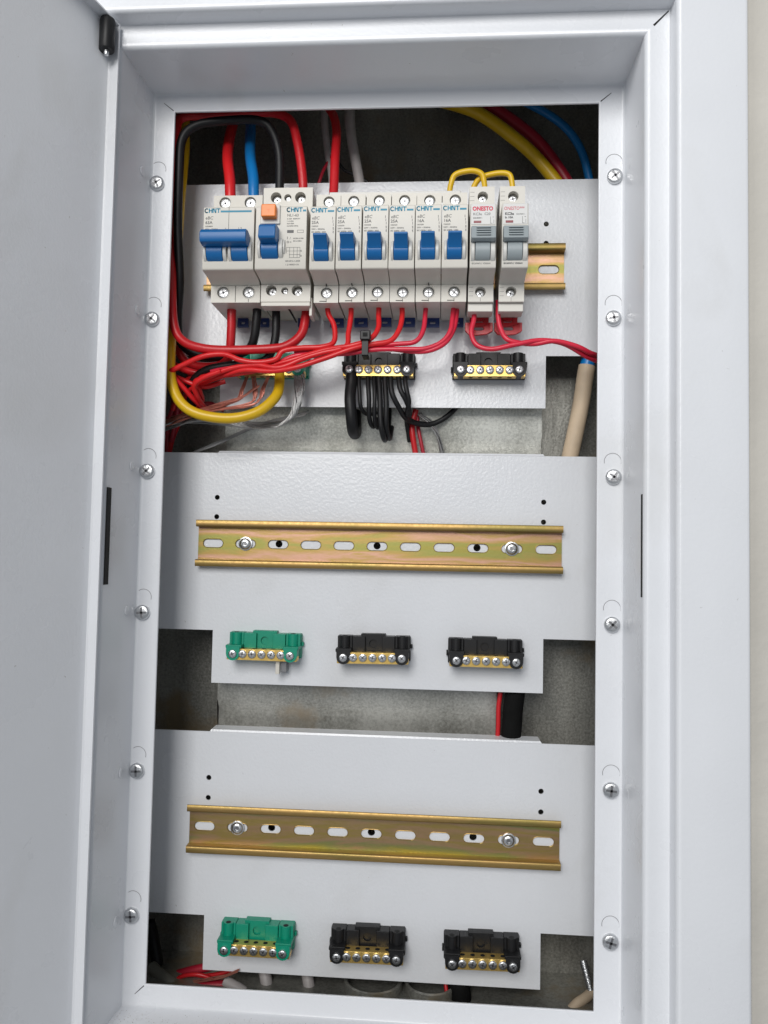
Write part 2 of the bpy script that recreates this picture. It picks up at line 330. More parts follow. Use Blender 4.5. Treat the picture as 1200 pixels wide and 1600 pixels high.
# cross-head screws
def screw_mesh(mb, c, r, h, rot=0.4, n=20, m0=0, m1=1):
    pr = [(r, 0), (r, h * 0.5), (r * 0.95, h * 0.75), (r * 0.82, h * 0.92), (r * 0.55, h * 0.99), (0.05, h)]
    mb.lathe(pr, c, 'Y', n, m0)
    L, W = r * 0.66, r * 0.14  # dark bars on the head: painted shade of the cross recess
    for a in (rot, rot + math.pi / 2):
        ca, sa = math.cos(a), math.sin(a); vs = []
        for yy in (h * 0.6, h + 0.04):
            for u, v in ((-L, -W), (L, -W), (L, W), (-L, W)): vs.append((c[0] + u * ca - v * sa, c[1] - yy, c[2] + u * sa + v * ca))
        mb.add(vs, [(3, 2, 1, 0), (4, 5, 6, 7), (0, 1, 5, 4), (1, 2, 6, 5), (2, 3, 7, 6), (3, 0, 4, 7)], m1)
    return mb
SCREWS = []
for sx in (-158.1, 161.7):
    for z in (255.2, 157.0, 49.2, -49.1, -157.2, -254.3):
        mb = MB(); screw_mesh(mb, (0, 0, 0), 5.3, 3.2, random.uniform(0, 1.5))
        o = cpart(mb, 'flange_screw', [M['steel'], M['steel_dark']], merge=False); o.location = Vector((sx + random.uniform(-.4, .4), YF - 0.4, z)) * S
        # grey arc, painted edge shade of the pressed keyhole above every screw
        ring = [(sx + 5.6 * math.cos(math.radians(a)), YF - 0.36, z + 10.5 + 5.6 * math.sin(math.radians(a))) for a in range(-15, 200, 8)]
        cpart(MB().tube(ring, 0.22, 5), 'keyhole_edge_shade', M['gap'])
        # faint pressed dimple on the side of the rebate
        xs = X0 - FW['l'] - 0.1 if sx < 0 else X1 + FW['r'] + 0.1
        cpart(MB().lathe([(3.4, -0.3), (3.4, 0.3), (2.6, 0.5), (0.1, 0.5)] if sx < 0 else [(3.4, 0.3), (3.4, -0.3), (2.6, -0.5), (0.1, -0.5)], (xs, YF - 15, z + 2), 'X', 16), 'pressed_dimple', M['paint'])

# the door: opened by about 105 degrees, hinged on the left
DA = math.radians(14.0); C0 = Vector((-173.2, -103.0)); din = Vector((math.cos(DA), -math.sin(DA))); dout = Vector((-math.sin(DA), -math.cos(DA)))
def dpt(u, v): q = C0 + dout * u + din * v; return q
def ddoor(poly, z0, z1):
    mb = MB(); n = len(poly); vs = [(*dpt(u, v), z) for z in (z0, z1) for u, v in poly]
    fs = [tuple(range(n)), tuple(range(2 * n - 1, n - 1, -1))] + [(i, i + n, (i + 1) % n + n, (i + 1) % n) for i in range(n)]
    return mb.add(vs, fs)
DZ0, DZ1 = -326.0, 334.0
outl = [(0.0, 8.4), (0.0, 1.8)] + [(1.8 - 1.8 * math.cos(math.radians(a)), 1.8 - 1.8 * math.sin(math.radians(a))) for a in (30, 60, 90)] + [(325, 0), (325, 1.1)]
inl = [(2.2, 1.1)] + [(1.1 + 0.7, 1.1 + 0.7 - 0.5)] + [(1.1, 2.4), (1.1, 8.4)]
door = cpart(ddoor(outl + inl, DZ0, DZ1), 'door', M['paint'], angle=30)
cpart(ddoor([(1.3, 1.2), (323, 1.2), (323, 8.4), (1.3, 8.4)], DZ1 - 1.1, DZ1 - 0.1), 'top_fold', M['paint'], door)
cpart(ddoor([(1.3, 1.2), (323, 1.2), (323, 8.4), (1.3, 8.4)], DZ0 + 0.1, DZ0 + 1.1), 'bottom_fold', M['paint'], door)
q = dpt(9, 5.6)
cpart(MB().lathe([(4.4, 0), (4.8, 0.6), (4.8, 19), (4.4, 20.5), (3.8, 20.6)], (q.x, q.y, 311.5), 'Z', 24), 'hinge_pin', M['black'], door)
cpart(MB().lathe([(0.3, -3.0), (1.3, -2.6), (1.6, -1.6), (1.6, 3)], (q.x, q.y, 311.2), 'Z', 14), 'pin_tip', M['steel'], door)

# ------------------------------------------------------------------ mounting plates
plate_info = [(210.3, 'white mounting plate at the top behind the row of breakers'), (0.0, 'middle white mounting plate carrying an empty gold rail'), (-210.8, 'lowest white mounting plate near the bottom edge of the cabinet')]
for zc, lab in plate_info:
    o = thing('mounting_plate', (0, 1, zc), lab, 'mounting plate', 'mounting plates stacked in the cabinet')
    holes = [circ(sx * 123.2, dz, 1.95) for sx in (-1, 1) for dz in (35.0, 20.2)]
    holes += [circ(x, 0.3, 2.7) for x in (-74.5, 0, 74.5)]
    W = 168.5
    MB().sheet([(-W, 69.2), (-W, -65.7), (-123.5, -65.7), (-123.5, -105.2), (123.8, -105.2), (123.8, -65.7), (W, -65.7), (W, 69.2)], holes, 0, 1.2).build('plate', M['paint_plate'], o)
    if zc < 200:
        f = MB(); f.add([(-123.5, 0.0, 69.3), (123.5, 0.0, 69.3), (122.5, 0.6, 70.8), (-122.5, 0.6, 70.8), (122.0, 12, 71.4), (-122.0, 12, 71.4), (122.0, 12, 70.2), (-122.0, 12, 70.2), (-123.5, 1.1, 69.3), (123.5, 1.1, 69.3)],
                        [(0, 1, 2, 3), (3, 2, 4, 5), (5, 4, 6, 7), (7, 6, 9, 8), (0, 3, 5, 7, 8), (1, 9, 6, 4, 2)])
        f.build('top_fold', M['paint_plate'], o)
    else:
        MB().box(-123.5, 123.5, 1.3, 12, 68.0, 69.1).build('top_fold', M['paint_plate'], o, bevel=0.3)

# ------------------------------------------------------------------ DIN rails
def rail_meshes():
    base = MB(); base.sheet([(-136.5, -12.3), (136.5, -12.3), (136.5, 12.3), (-136.5, 12.3)], [slot(25 * i - 125, 0, 15.2, 6.2) for i in range(11)], 0, 0.9)
    lips = MB()
    for s in (1, -1):
        poly = [(12.3, -0.9), (12.9, -0.9), (13.2, -0.4), (13.2, 5.4), (13.8, 5.9), (17.2, 5.9), (17.5, 6.2), (17.45, 6.7), (17.1, 7.0), (13.5, 7.2), (12.7, 6.8), (12.3, 6.0)]
        lips.prism([(s * z, d) for z, d in poly], -136.5, 136.5)
    rim = MB()
    for i in range(11):
        rim.tube([(x, -0.02, z) for x, z in slot(25 * i - 125, 0, 15.6, 6.6, 6)] + [(25 * i - 125 + 4.5, -0.02, -3.3)], 0.28, 5)
    return base, lips, rim
rb, rl, rr = rail_meshes()
rails = []
for k, (zc, lab) in enumerate([(210.0, 'gold chromated rail behind the breakers, its slotted end bare at the right'), (0, 'empty gold slotted rail with pink and olive sheen in the middle'), (-211.3, 'empty gold slotted rail on the lowest plate')]):
    o = thing('mounting_rail', (0, 0, zc), lab, 'rail', 'slotted mounting rails')
    if k == 0:
        rb.build('rail_base', M['rail'], o); rl.build('rail_lip', M['rail_lip'], o, angle=50); rr.build('slot_rim', M['rail_lip'], o); proto = o
        rm = MB().lathe([(5.2, 0), (5.2, 0.7), (4.4, 0.9), (4.0, 1.8), (2.9, 2.5), (1.9, 2.6), (1.6, 1.0), (0.1, 1.0)], (0, 0, 0), 'Y', 20).build('rivet', M['steel'], o)
        rc = MB().lathe([(1.3, 0), (1.3, 1.25), (0.05, 1.25)], (0, 0, 0), 'Y', 12).build('rivet_core', M['steel_dark'], rm)
        rm.location = (-0.1, 0, 0)
        r2 = copy_tree(rm, o); r2.location = (0.1, 0, 0)
    else:
        for ch in proto.children: copy_tree(ch, o)
        # the colour bands run differently on every rail
        mm = M['rail'].copy(); mm.node_tree.nodes['Mapping'].inputs['Location'].default_value = (3.1 * k, 1.7 * k, 5.3 * k)
        if k == 2:                       # the lowest rail is browner
            for e_, c_ in zip(mm.node_tree.nodes['Color Ramp'].color_ramp.elements, [(0.40, 0.28, 0.10), (0.36, 0.26, 0.10), (0.42, 0.27, 0.15), (0.38, 0.28, 0.09), (0.44, 0.29, 0.17), (0.30, 0.31, 0.12), (0.40, 0.36, 0.08), (0.42, 0.32, 0.10)]): e_.color = (*c_, 1)
        for ch in o.children:
            if ch.name.startswith('rail_base'):
                ch.data = ch.data.copy(); ch.data.materials[0] = mm

# ------------------------------------------------------------------ terminal blocks
def terminal_block(loc, matn, label, group):
    t = thing('terminal_block', loc, label, 'terminal block', group)
    t.rotation_euler = (0, random.uniform(-0.014, 0.014), 0)
    h = MB()
    h.box(-27, 27, -5.0, 0, -18, -0.5)                                    # back wall
    h.sheet([(-9.5, -12), (8.5, -12), (8.5, 1.6), (-9.5, 1.6)], [circ(-0.5, -5.6, 3.0, 18)], -6.6, -5.1)   # tall centre
    h.box(-9.5, 8.5, -5.1, 0, -0.4, 1.6)
    h.box(-15.6, -6.2, -9.2, 0, -12, 0); h.box(6.2, 15.6, -9.2, 0, -12, 0)   # shoulders
    for s in (-1, 1):
        h.box(s * 21.2 - 5.4, s * 21.2 + 5.4, -8.2, 0, -17, 0.2)
        ring = [(s * 21.2 + 4.0 * math.cos(a), -7.2 + 4.0 * math.sin(a)) for a in [math.pi + math.pi * k / 10 for k in range(11)]]
        # upright screw post: a half round tower
        n = len(ring); vs = [(x, y, z) for z in (-12, 0.4) for x, y in ring]
        h.add(vs, [tuple(range(n - 1, -1, -1)), tuple(range(n, 2 * n))] + [(i, i + 1, i + 1 + n, i + n) for i in range(n - 1)] + [(n - 1, 0, n, 2 * n - 1)])
        # foot that clasps the bar, round at the lower end
        foot = [(s * 21.2 - 5.0, -9.0), (s * 21.2 - 5.0, -14.3)] + [(s * 21.2 + 5.0 * math.cos(a), -14.3 + 5.0 * math.sin(a)) for a in [math.pi + math.pi * k / 8 for k in range(1, 8)]] + [(s * 21.2 + 5.0, -14.3), (s * 21.2 + 5.0, -9.0)]
        h.sheet(foot, [], -18.6, -6)
        h.box(s * 21.2 - 5.8, s * 21.2 + 5.8, -17.4, -5.5, -10.6, -8.2)
    h.box(27, 28.4, -4, -1, -9, -6); h.box(-28.2, -27, -5, -1, -13, -9)
    housing = h.build('housing', M[matn], t, bevel=0.35, seg=1, merge=False)
    for s in (-1, 1):
        MB().lathe([(1.9, 0), (1.9, 0.2), (0.05, 0.2)], (s * 21.2, -8.4, 0.32), 'Z', 14).build('post_hole', M['void'], housing)
    b = MB(); b.sheet([(-26, -18.9), (26, -18.9), (26, -10.8), (-26, -10.8)], [], -17.2, -8.8)
    bar = b.build('brass_bar', M['brass'], t, bevel=0.5)
    for i in range(7):
        x = -21.2 + i * 42.4 / 6; mb = MB(); end = i in (0, 6)
        screw_mesh(mb, (x, -18.5 if end else -17.1, -14.4), 3.05, 1.9, random.uniform(0, 1.5), 14); mb.build('bar_screw', [M['steel'], M['steel_dark']], t, merge=False)
        if not end:
            for zz in (-10.85, -18.95):
                MB().lathe([(1.7, 0), (1.7, 0.12), (0.05, 0.12)], (x + 0.4, -12.6, zz if zz > -15 else zz - 0.06), 'Z', 12).build('wire_hole', M['void'], bar)
    return t
grp = 'terminal blocks in rows of three'
rows = [(210.3, 'behind the red wires in the top row'), (0, 'in the middle row'), (-210.8, 'in the bottom row')]
for k, (zc, _) in enumerate(rows):
    for j, x in enumerate((-81.5, -0.5, 81.2)):
        if j == 0: lab = ['green earth terminal block half hidden under the red wires', 'green earth terminal block with a grey tab below it', 'green earth terminal block at the bottom left by the red wires'][k]
        elif j == 1: lab = ['black terminal block with black wires hanging from it', 'black terminal block right of the green one with a grey tab', 'black terminal block in the bottom row, middle of the three'][k]
        else: lab = ['black wireless terminal block below the grey-lever breakers', 'rightmost black terminal block below the middle rail', 'black terminal block nearest the lower right corner'][k]
        tb = terminal_block((x, 1, zc - 66.2), 'green' if j == 0 else 'black', lab, grp)
        if j == 0 and k == 1:
            cl = MB(); cl.box(9.5, 12.4, -12.5, -8.5, -29, -19); cl.build('grey_tab', M['body'], tb, bevel=0.3)
            MB().box(12.6, 17, -9, -1, -28, -18).build('dark_tab', M['steel_dark'], tb, bevel=0.3)

# ------------------------------------------------------------------ breakers
ZB = 210.5
def shoulder(mb, w0, w1, z0, z1, holes, d0=40, d1=46):
    mb.sheet([(w0, z0), (w1, z0), (w1, z1), (w0, z1)], [circ(x, z, r, 18) for x, z, r in holes], -d0, -d1)
BODY = [(-40, 3), (-40, 40), (-27.9, 40), (-27.7, 47), (-26.6, 49.5), (-25.6, 54), (-25.0, 60), (-24.8, 66), (-24.2, 67.4), (-23.2, 67.9), (18.8, 67.9), (19.5, 67.2), (19.6, 40), (40.8, 40), (40.8, 3), (20, 3), (20, 9), (-20, 9), (-20, 3)]
BODY_LOW = [(z if z < 40 else 37.6, d) for z, d in BODY]
def drum(mb, x0, x1, zc=-11.5, r=8.0, dc=64.5, m=0):
    poly = [(zc + r * math.cos(math.radians(a)), dc + r * math.sin(math.radians(a))) for a in range(-30, 211, 12)]
    mb.prism(poly, x0, x1, m)
def cheek(mb, x0, x1, zc=-12.0, r=8.4, dc=62.5):
    poly = [(zc + r * math.cos(math.radians(a)), dc + (r + 1.0) * math.sin(math.radians(a))) for a in range(0, 181, 12)]
    mb.prism(poly, x0, x1)
def put_screw(parent, name, x, z, d, r, rot=None):
    mb = MB(); screw_mesh(mb, (x, -d, z), r, 1.6, random.uniform(0, 1.5) if rot is None else rot, 18); return mb.build(name, [M['steel'], M['steel_dark']], parent, merge=False)
def ring_rim(parent, x, z, r, d, m):
    return MB().tube([(x + (r + 0.35) * math.cos(2 * math.pi * k / 20), -d, z + (r + 0.35) * math.sin(2 * math.pi * k / 20)) for k in range(21)], 0.35, 6).build('terminal_rim', m, parent)
def brand(parent, x, z, bar, extra=None):
    mb = MB(); y = -67.93
    # C H N T drawn from straight and round strokes
    u, hh, st = 2.35, 3.0, 0.74
    def st_(pts): mb_pts = [(x + a, y, z + b) for a, b in pts]; return mb_pts
    def stroke(pts):
        for (a, b), (c, d) in zip(pts[:-1], pts[1:]):
            v = Vector((c - a, d - b)); n = Vector((-v.y, v.x)).normalized() * st / 2; e = v.normalized() * st * 0.3
            q = [Vector((a, b)) - e + n, Vector((c, d)) + e + n, Vector((c, d)) + e - n, Vector((a, b)) - e - n]
            mb.add([(x + w.x, y - 0.05, z + w.y) for w in q], [(0, 1, 2, 3)])
    C = [(1.25 + 1.2 * math.cos(math.radians(a)), 1.5 + 1.35 * math.sin(math.radians(a))) for a in range(50, 311, 26)]
    stroke(C); stroke([(3.1, 0.15), (3.1, 2.85)]); stroke([(3.1, 1.5), (4.9, 1.5)]); stroke([(4.9, 0.15), (4.9, 2.85)])
    stroke([(5.7, 0.15), (5.7, 2.6), (6.2, 2.85), (7.2, 0.3), (7.6, 0.3), (7.6, 2.85)]); stroke([(8.3, 2.75), (10.6, 2.75)]); stroke([(9.45, 2.7), (9.45, 0.15)])
    if bar: mb.add([(x + a, y - 0.05, z + b) for a, b in ((11.0, 0.2), (11.0 + bar, 0.2), (11.0 + bar, 1.5), (11.0, 1.5))], [(0, 1, 2, 3)])
    mb.f = [f for f in mb.f]
    return mb.build('brand_mark', M['teal'], parent, merge=False, fix=False)

def fine_print(parent, x, z, amps, w=16):
    mb = MB(); y = -67.95
    mb.text('eBC', x + 0.4, z - 4.9, 3.1, y, shear=0.15, sx=0.95); mb.text(amps, x + 0.3, z - 7.9, 2.9, y, bold=0.04)
    mb.text('C63/230', x + 0.3, z - 10.0, 1.3, y, bold=0.02)
    mb.text('230V ~ 50/60Hz', x + 0.3, z - 12.0, 1.35, y, bold=0.02); mb.text('IEC 60898-1 6000', x + 0.3, z - 14.0, 1.35, y, bold=0.02)
    for yy in (0, 1, 2): mb.box(x + w - 1.6 + 0.3 * yy, x + w - 1.3 + 0.3 * yy, y - 0.05, y, z - 5 - 2.2 * yy, z - 3.2 - 2.2 * yy)
    mb.text('ON  OFF', x + w - 0.4, z - 14.5, 1.1, y, rot=math.pi / 2, bold=0.02)
    return mb.build('rating_print', M['ink'], parent, merge=False, fix=False)

def clip(parent, x, m='blue', w=10):
    mb = MB(); mb.sheet([(x - w / 2, -46.5), (x + w / 2, -46.5), (x + w / 2, -38), (x - w / 2, -38)], [slot(x, -43.5, w * 0.45, 2.0)], -9.5, -6.5)
    mb.build('rail_clip', M['blue_dark' if m == 'blue' else m], parent, bevel=0.4, seg=1)

def mcb(xc, amps, label, k):
    t = thing('circuit_breaker', (xc, 0, ZB + random.uniform(-0.35, 0.35)), label, 'breaker', 'narrow blue-lever breakers'); t.rotation_euler = (random.uniform(-0.006, 0.006), random.uniform(-0.005, 0.005), random.uniform(-0.003, 0.003))
    w = 8.66; b = MB(); b.prism(BODY_LOW, -w, w)
    sx = random.uniform(-0.4, 0.4)
    shoulder(b, -w, w, -40, -27.9, [(0.3, -33.0, 4.0)]); shoulder(b, -w, w, 20.0, 37.6, [(0.3, 32.4, 4.0)])
    body = b.build('body', M['body'], t, bevel=0.4, merge=False)
    ring_rim(body, 0.3, -33.0, 4.0, 46.0, M['body'])
    put_screw(t, 'terminal_screw', 0.3, -33.0, 43.2, 3.75); put_screw(t, 'terminal_screw', 0.3, 32.4, 43.2, 3.75)
    sm = MB(); sm.box(0.1, 0.42, -46.1, -45.5, -39.6, -37.4); sm.box(0.1, 0.42, -46.1, -45.5, -28.7, -27.9)
    if k in (0, 1, 4): sm.box(0.05, 0.5, -48.3, -46.3, -28.6, -26.4)
    sm.box(-4.5, 0.5, -46.1, -45.5, -39.2, -38.7); sm.build('housing_seam', M['void'], body)
    ck = MB(); cheek(ck, -7.0, -5.3); cheek(ck, 4.9, 7.2); ck.build('lever_guard', M['cheek'], body, bevel=0.3, seg=1)
    lv = MB(); drum(lv, -5.1, 4.7); lv.prism([(-13.0, 66), (-12.4, 72.6), (-11.0, 73.4), (-5.4, 80.2), (-4.2, 80.0), (-3.2, 77.5), (-2.2, 70), (-2.0, 66)], -4.6, 4.5); lv.build('lever', M['blue'], t, bevel=0.5)
    brand(t, -7.9, 15.0, 4.4); fine_print(t, -8.0, 15.0, amps); clip(t, 3.0)
    return t
labs = ['narrow 25A breaker with blue lever, first right of the wide breaker with orange button', 'narrow 25A breaker with blue lever, second of the six', 'narrow 25A breaker with blue lever, third of the six', 'narrow 25A breaker with blue lever, fourth of the six', 'narrow 16A breaker with blue lever, fifth of the six', 'narrow 16A breaker with blue lever, next to the grey-lever breakers']
for k in range(6): mcb(-44.5 + 17.86 * (k + 0.5), ['25A', '25A', '25A', '25A', '16A', '16A'][k], labs[k], k)

def double_pole():
    t = thing('circuit_breaker', (-100.6, 0, ZB), 'wide two-pole 63A breaker at the left end with joined blue lever', 'breaker')
    w = 17.7; b = MB(); b.prism(BODY_LOW, -w, w)
    hb = [(-9, -32.6, 4.2), (9.4, -32.6, 4.2)]; ht = [(-9.5, 32.4, 4.2), (8.8, 32.4, 4.2)]
    shoulder(b, -w, w, -40, -27.9, hb); shoulder(b, -w, w, 20.0, 37.6, ht); body = b.build('body', M['body'], t, bevel=0.4, merge=False)
    for x, z, r in hb: ring_rim(body, x, z, r, 46, M['body']); put_screw(t, 'terminal_screw', x, z, 43.5, 4.0)
    for x, z, r in ht: put_screw(t, 'terminal_screw', x, z, 43.5, 4.0)
    MB().box(-0.12, 0.12, -67.95, -67.4, 3.0, 19).box(-0.15, 0.2, -46.1, -45.6, -39.6, -28).box(9.3, 9.6, -46.1, -45.5, -39.6, -37.6).build('housing_seam', M['void'], body)
    ck = MB()
    for xc in (-8.4, 8.9):
        cheek(ck, xc - 8.0, xc - 6.0); cheek(ck, xc + 5.6, xc + 8.0)
    ck.build('lever_guard', M['cheek'], body, bevel=0.3, seg=1)
    lv = MB(); drum(lv, -14.2, -3.0); drum(lv, 3.1, 14.3)
    lv.prism([(-9.8, 69), (-10.4, 75), (-9.6, 79.5), (-8, 80.5), (-3.0, 80.3), (-0.6, 78), (0.0, 74), (-1.0, 69)], -16.2, 15.3)
    lv.build('lever', M['blue'], t, bevel=0.6)
    MB().box(-9.5, -5.5, -75.5, -70, -0.9, 0.6).box(3.0, 7, -75.5, -70, -0.9, 0.6).build('lever_notch', M['blue'], t, bevel=0.3)
    brand(t, -16.8, 15.2, 21.5)
    mb = MB(); y = -67.95
    mb.text('eBC', -16.4, 10.6, 3.1, y, shear=0.15); mb.text('63A', -16.3, 7.4, 3.0, y, bold=0.04); mb.text('C63/400V', -16.3, 5.3, 1.3, y, bold=0.02); mb.text('400V ~ 50/60Hz', -16.3, 3.3, 1.35, y, bold=0.02)
    mb.text('2', -2.6, 3.0, 2.2, y); mb.text('1 2', 6.5, 3.4, 2.2, y); mb.build('rating_print', M['ink'], t, merge=False, fix=False)
    clip(t, -4.0, w=8); clip(t, 12.5, w=7)
double_pole()

def rcd():
    t = thing('residual_current_breaker', (-64.3, 0, ZB), 'wide breaker with orange test button and printed circuit diagram', 'breaker')
    w = 17.6; b = MB(); b.prism(BODY, -w, w)
    hb = [(-10.3, -31.8, 3.9), (-0.7, -32.1, 2.5), (8.1, -31.9, 3.9)]; ht = [(-8.6, 35.0, 3.9), (-0.2, 34.8, 2.6), (8.8, 35.0, 3.9)]
    shoulder(b, -w, w, -40, -27.9, hb, 40, 47.5); shoulder(b, -w, w, 20.0, 42.0, ht, 40, 47.5); body = b.build('body', M['body'], t, bevel=0.4, merge=False)
    b2 = MB(); b2.box(-w + 0.1, w - 0.1, -47.2, -36, -43.0, -40.1); b2.box(w - 1.2, w + 0.9, -44, -30, -49, -36); b2.build('terminal_cover', M['body'], t, bevel=0.5)
    for x, z, r in hb + ht: put_screw(t, 'terminal_screw', x, z, 41.5 if r > 3 else 43.5, r * 0.86)
    bz = MB(); bz.box(-14.2, -0.6, -69.5, -67, 6.4, 19.8); bz.build('button_bezel', M['cheek'], body, bevel=0.6)
    MB().box(-12.6, -2.6, -74.5, -68, 9.4, 18.2).build('test_button', M['orange'], t, bevel=0.9)
    MB().text('T', -8.6, 12.4, 3.0, -74.6, sx=1.2).build('button_mark', M['orange'], t, merge=False, fix=False)
    ck = MB(); cheek(ck, -15.2, -13.3, -10); cheek(ck, -0.9, 1.8, -10); cheek(ck, 1.8, 3.2, -9, 7.0); ck.build('lever_guard', M['cheek'], body, bevel=0.3, seg=1)
    lv = MB(); drum(lv, -13.0, -1.2, -10); lv.prism([(-7.2, 66), (-8.4, 73), (-7.6, 79.5), (-6.2, 80.3), (1.2, 79.2), (3.4, 76.5), (4.2, 71), (4.2, 66)], -12.9, -1.3); lv.build('lever', M['blue'], t, bevel=0.9)
    brand(t, 3.8, 15.2, 2.2)
    mb = MB(); y = -67.95; x = 4.0
    mb.text('NL1-63', x, 12.0, 2.6, y, bold=0.02)
    for i, s in enumerate(('In 63A  400/415V', 'I n 0.03A', 'Inc=10kA', 'Im=630A 50Hz')): mb.text(s, x, 10.0 - 1.65 * i, 1.25, y, bold=0.02)
    mb.box(x + 0.3, x + 4.8, y - 0.05, y, 0.6, 2.6); mb.box(x + 7.2, x + 11.6, y - 0.05, y, 2.4, 2.6); mb.box(x + 7.2, x + 11.6, y - 0.05, y, 0.7, 0.9); mb.box(x + 7.2, x + 7.4, y - 0.05, y, 0.9, 2.4); mb.box(x + 11.4, x + 11.6, y - 0.05, y, 0.9, 2.4)
    mb.text('I', x + 0.3, -3.6, 2.4, y, bold=0.05); mb.text('O', x + 0.1, -6.4, 2.2, y, bold=0.04); mb.text('/', x + 2.2, -3.8, 2.4, y); mb.text('o', x + 2.3, -6.2, 2.0, y); mb.text('IEC/EN 61008', x + 4.6, -3.6, 1.2, y, bold=0.02); mb.text('IEC 61008-1', x + 4.6, -5.4, 1.2, y, bold=0.02)
    for zz in (-9.5, -12, -14.5, -16.5): mb.box(x + (0 if zz > -13 else 2), x + 9.5, y - 0.05, y, zz, zz + 0.22)
    for xx in (0, 2.2, 5.0, 7.4, 9.3): mb.box(x + xx, x + xx + 0.22, y - 0.05, y, -16.5 if xx > 1 else -13.5, -9.5)
    mb.text('o', x + 9.4, -12.4, 2.6, y); mb.text('o', x + 9.4, -15.8, 2.6, y)
    mb.text('GB16916.1-2003', x - 0.6, -19.3, 1.5, y, bold=0.02); mb.text('1 2 N0003 4 N', x - 0.4, -21.8, 1.5, y, bold=0.02)
    mb.build('rating_print', M['ink'], t, merge=False, fix=False)
    clip(t, 6.5, w=9)
    MB().tube([at(451, 482, -40) - Vector((-64.3, 0, ZB)), at(457, 492, -36) - Vector((-64.3, 0, ZB)), at(463, 503, -20) - Vector((-64.3, 0, ZB))], 0.7, 6).build('loose_lead', M['w_black'], t)
rcd()

def grey_mcb(xc, second, label):
    t = thing('circuit_breaker', (xc, 0, ZB), label, 'breaker', 'grey-lever breakers at the right end of the row')
    w = 8.7; b = MB(); poly = [(z if abs(z) < 39 or z > 0 else z, d) for z, d in BODY]; b.prism(poly, -w, w)
    shoulder(b, -w, w, -40.0, -27.9, [(-0.2, -33.0, 3.7)], 34, 46); shoulder(b, -w, w, 20.0, 41.5, [(0.6, 34.4, 3.7)], 34, 46)
    body = b.build('body', M['body2'], t, bevel=0.4, merge=False)
    MB().box(-w + 0.1, w - 0.1, -43, -30, -46, -40.1).build('terminal_cover', M['body2'], t, bevel=0.5)
    put_screw(t, 'terminal_screw', -0.2, -33.0, 40.2, 3.2); put_screw(t, 'terminal_screw', 0.6, 34.4, 40.2, 3.2)
    sm = MB()
    for zz in (-30.0, -33.0, -36.0): sm.box(-8.2, -5.2, -46.08, -45.5, zz, zz + 0.18)
    for zz in (31.5, 34.5, 37.5): sm.box(-8.2, -5.2, -46.08, -45.5, zz, zz + 0.18)
    sm.box(-0.3, -0.08, -46.1, -45.5, -39.8, -37.2); sm.build('housing_seam', M['ink'], body)
    MB().box(-8.0, 8.0, -68.25, -67.5, 5.0, 19.0).build('face_label', M['label'], body, bevel=0.2, seg=1)
    mb = MB()
    if second: mb.text('ONESTO***', -7.6, 14.6, 3.2, -68.3, sx=0.8, shear=0.1)
    else: mb.text('ONESTO', -7.3, 14.4, 3.9, -68.3, bold=0.16, sx=0.88)
    mb.build('brand_mark', M['red_print'], t, merge=False, fix=False)
    mb = MB(); mb.text('KC3e', -6.9, 11.2, 2.5, -68.3, bold=0.1 if second else 0.0); mb.text('C20' if not second else '230/400V~', 0.6, 11.3, 2.4 if not second else 1.3, -68.3); mb.text('In 10A' if second else '230/400V~', -6.9, 8.9, 2.0 if second else 1.4, -68.3, bold=0.08 if second else 0.02)
    mb.box(4.6, 4.8, -68.35, -68.25, 5.6, 10.2); mb.box(6.8, 7.0, -68.35, -68.25, 5.6, 8.2); mb.box(4.6, 6.0, -68.35, -68.25, 5.6, 5.8); mb.box(6.0, 7.0, -68.35, -68.25, 9.8, 10.0)
    mb.text('Icn=4500', -7.4, -19.6, 1.5, -67.95, bold=0.06 if second else 0.01); mb.text('IEC60947-2  VDE0641', -7.4, -21.9, 1.5, -67.95, bold=0.06 if second else 0.01, sx=0.92)
    mb.build('rating_print', M['ink'], t, merge=False, fix=False)
    MB().box(-6.4, -1.4, -68.45, -68.0, 5.9, 7.5).build('indicator_window', M['flag'], t, bevel=0.1, seg=1)
    ck = MB(); cheek(ck, -8.0, -5.6, -12.8, 8.6); cheek(ck, 4.9, 7.9, -12.8, 8.6); ck.build('lever_guard', M['cheek'], body, bevel=0.3, seg=1)
    lv = MB(); drum(lv, -5.2, 4.7, -12.4, 8.0); lv.prism([(-7.6, 66), (-8.2, 74), (-7.2, 76.2), (1.4, 74.4), (2.4, 72), (2.6, 66)], -8.1, 8.1)
    lever = lv.build('lever', M['grey'], t, bevel=0.6)
    rg = MB()
    for i in range(4): zz = -5.6 + 1.75 * i; rg.box(-4.8, 4.6, -77.0 + 0.35 * i, -74.2 + 0.35 * i, zz, zz + 0.75)
    rg.build('grip_rib', M['grey'], lever, bevel=0.2, seg=1)
    clip(t, 1.0, 'red_clip', 14)
    rc = MB(); rc.sheet([(-9.6, -52.5), (-7, -55.5), (-2, -56.2), (6, -55.4), (10.4, -53), (10.4, -46.7), (-9.6, -46.7)], [slot(0.5, -51.2, 7, 2.6)], -20, -17); rc.build('release_tab', M['red_clip'], t, bevel=0.4, seg=1)
grey_mcb(72.3, False, 'grey-lever breaker with bold red lettering, left of the two')
grey_mcb(93.4, True, 'grey-lever breaker at the right end with thin red lettering')

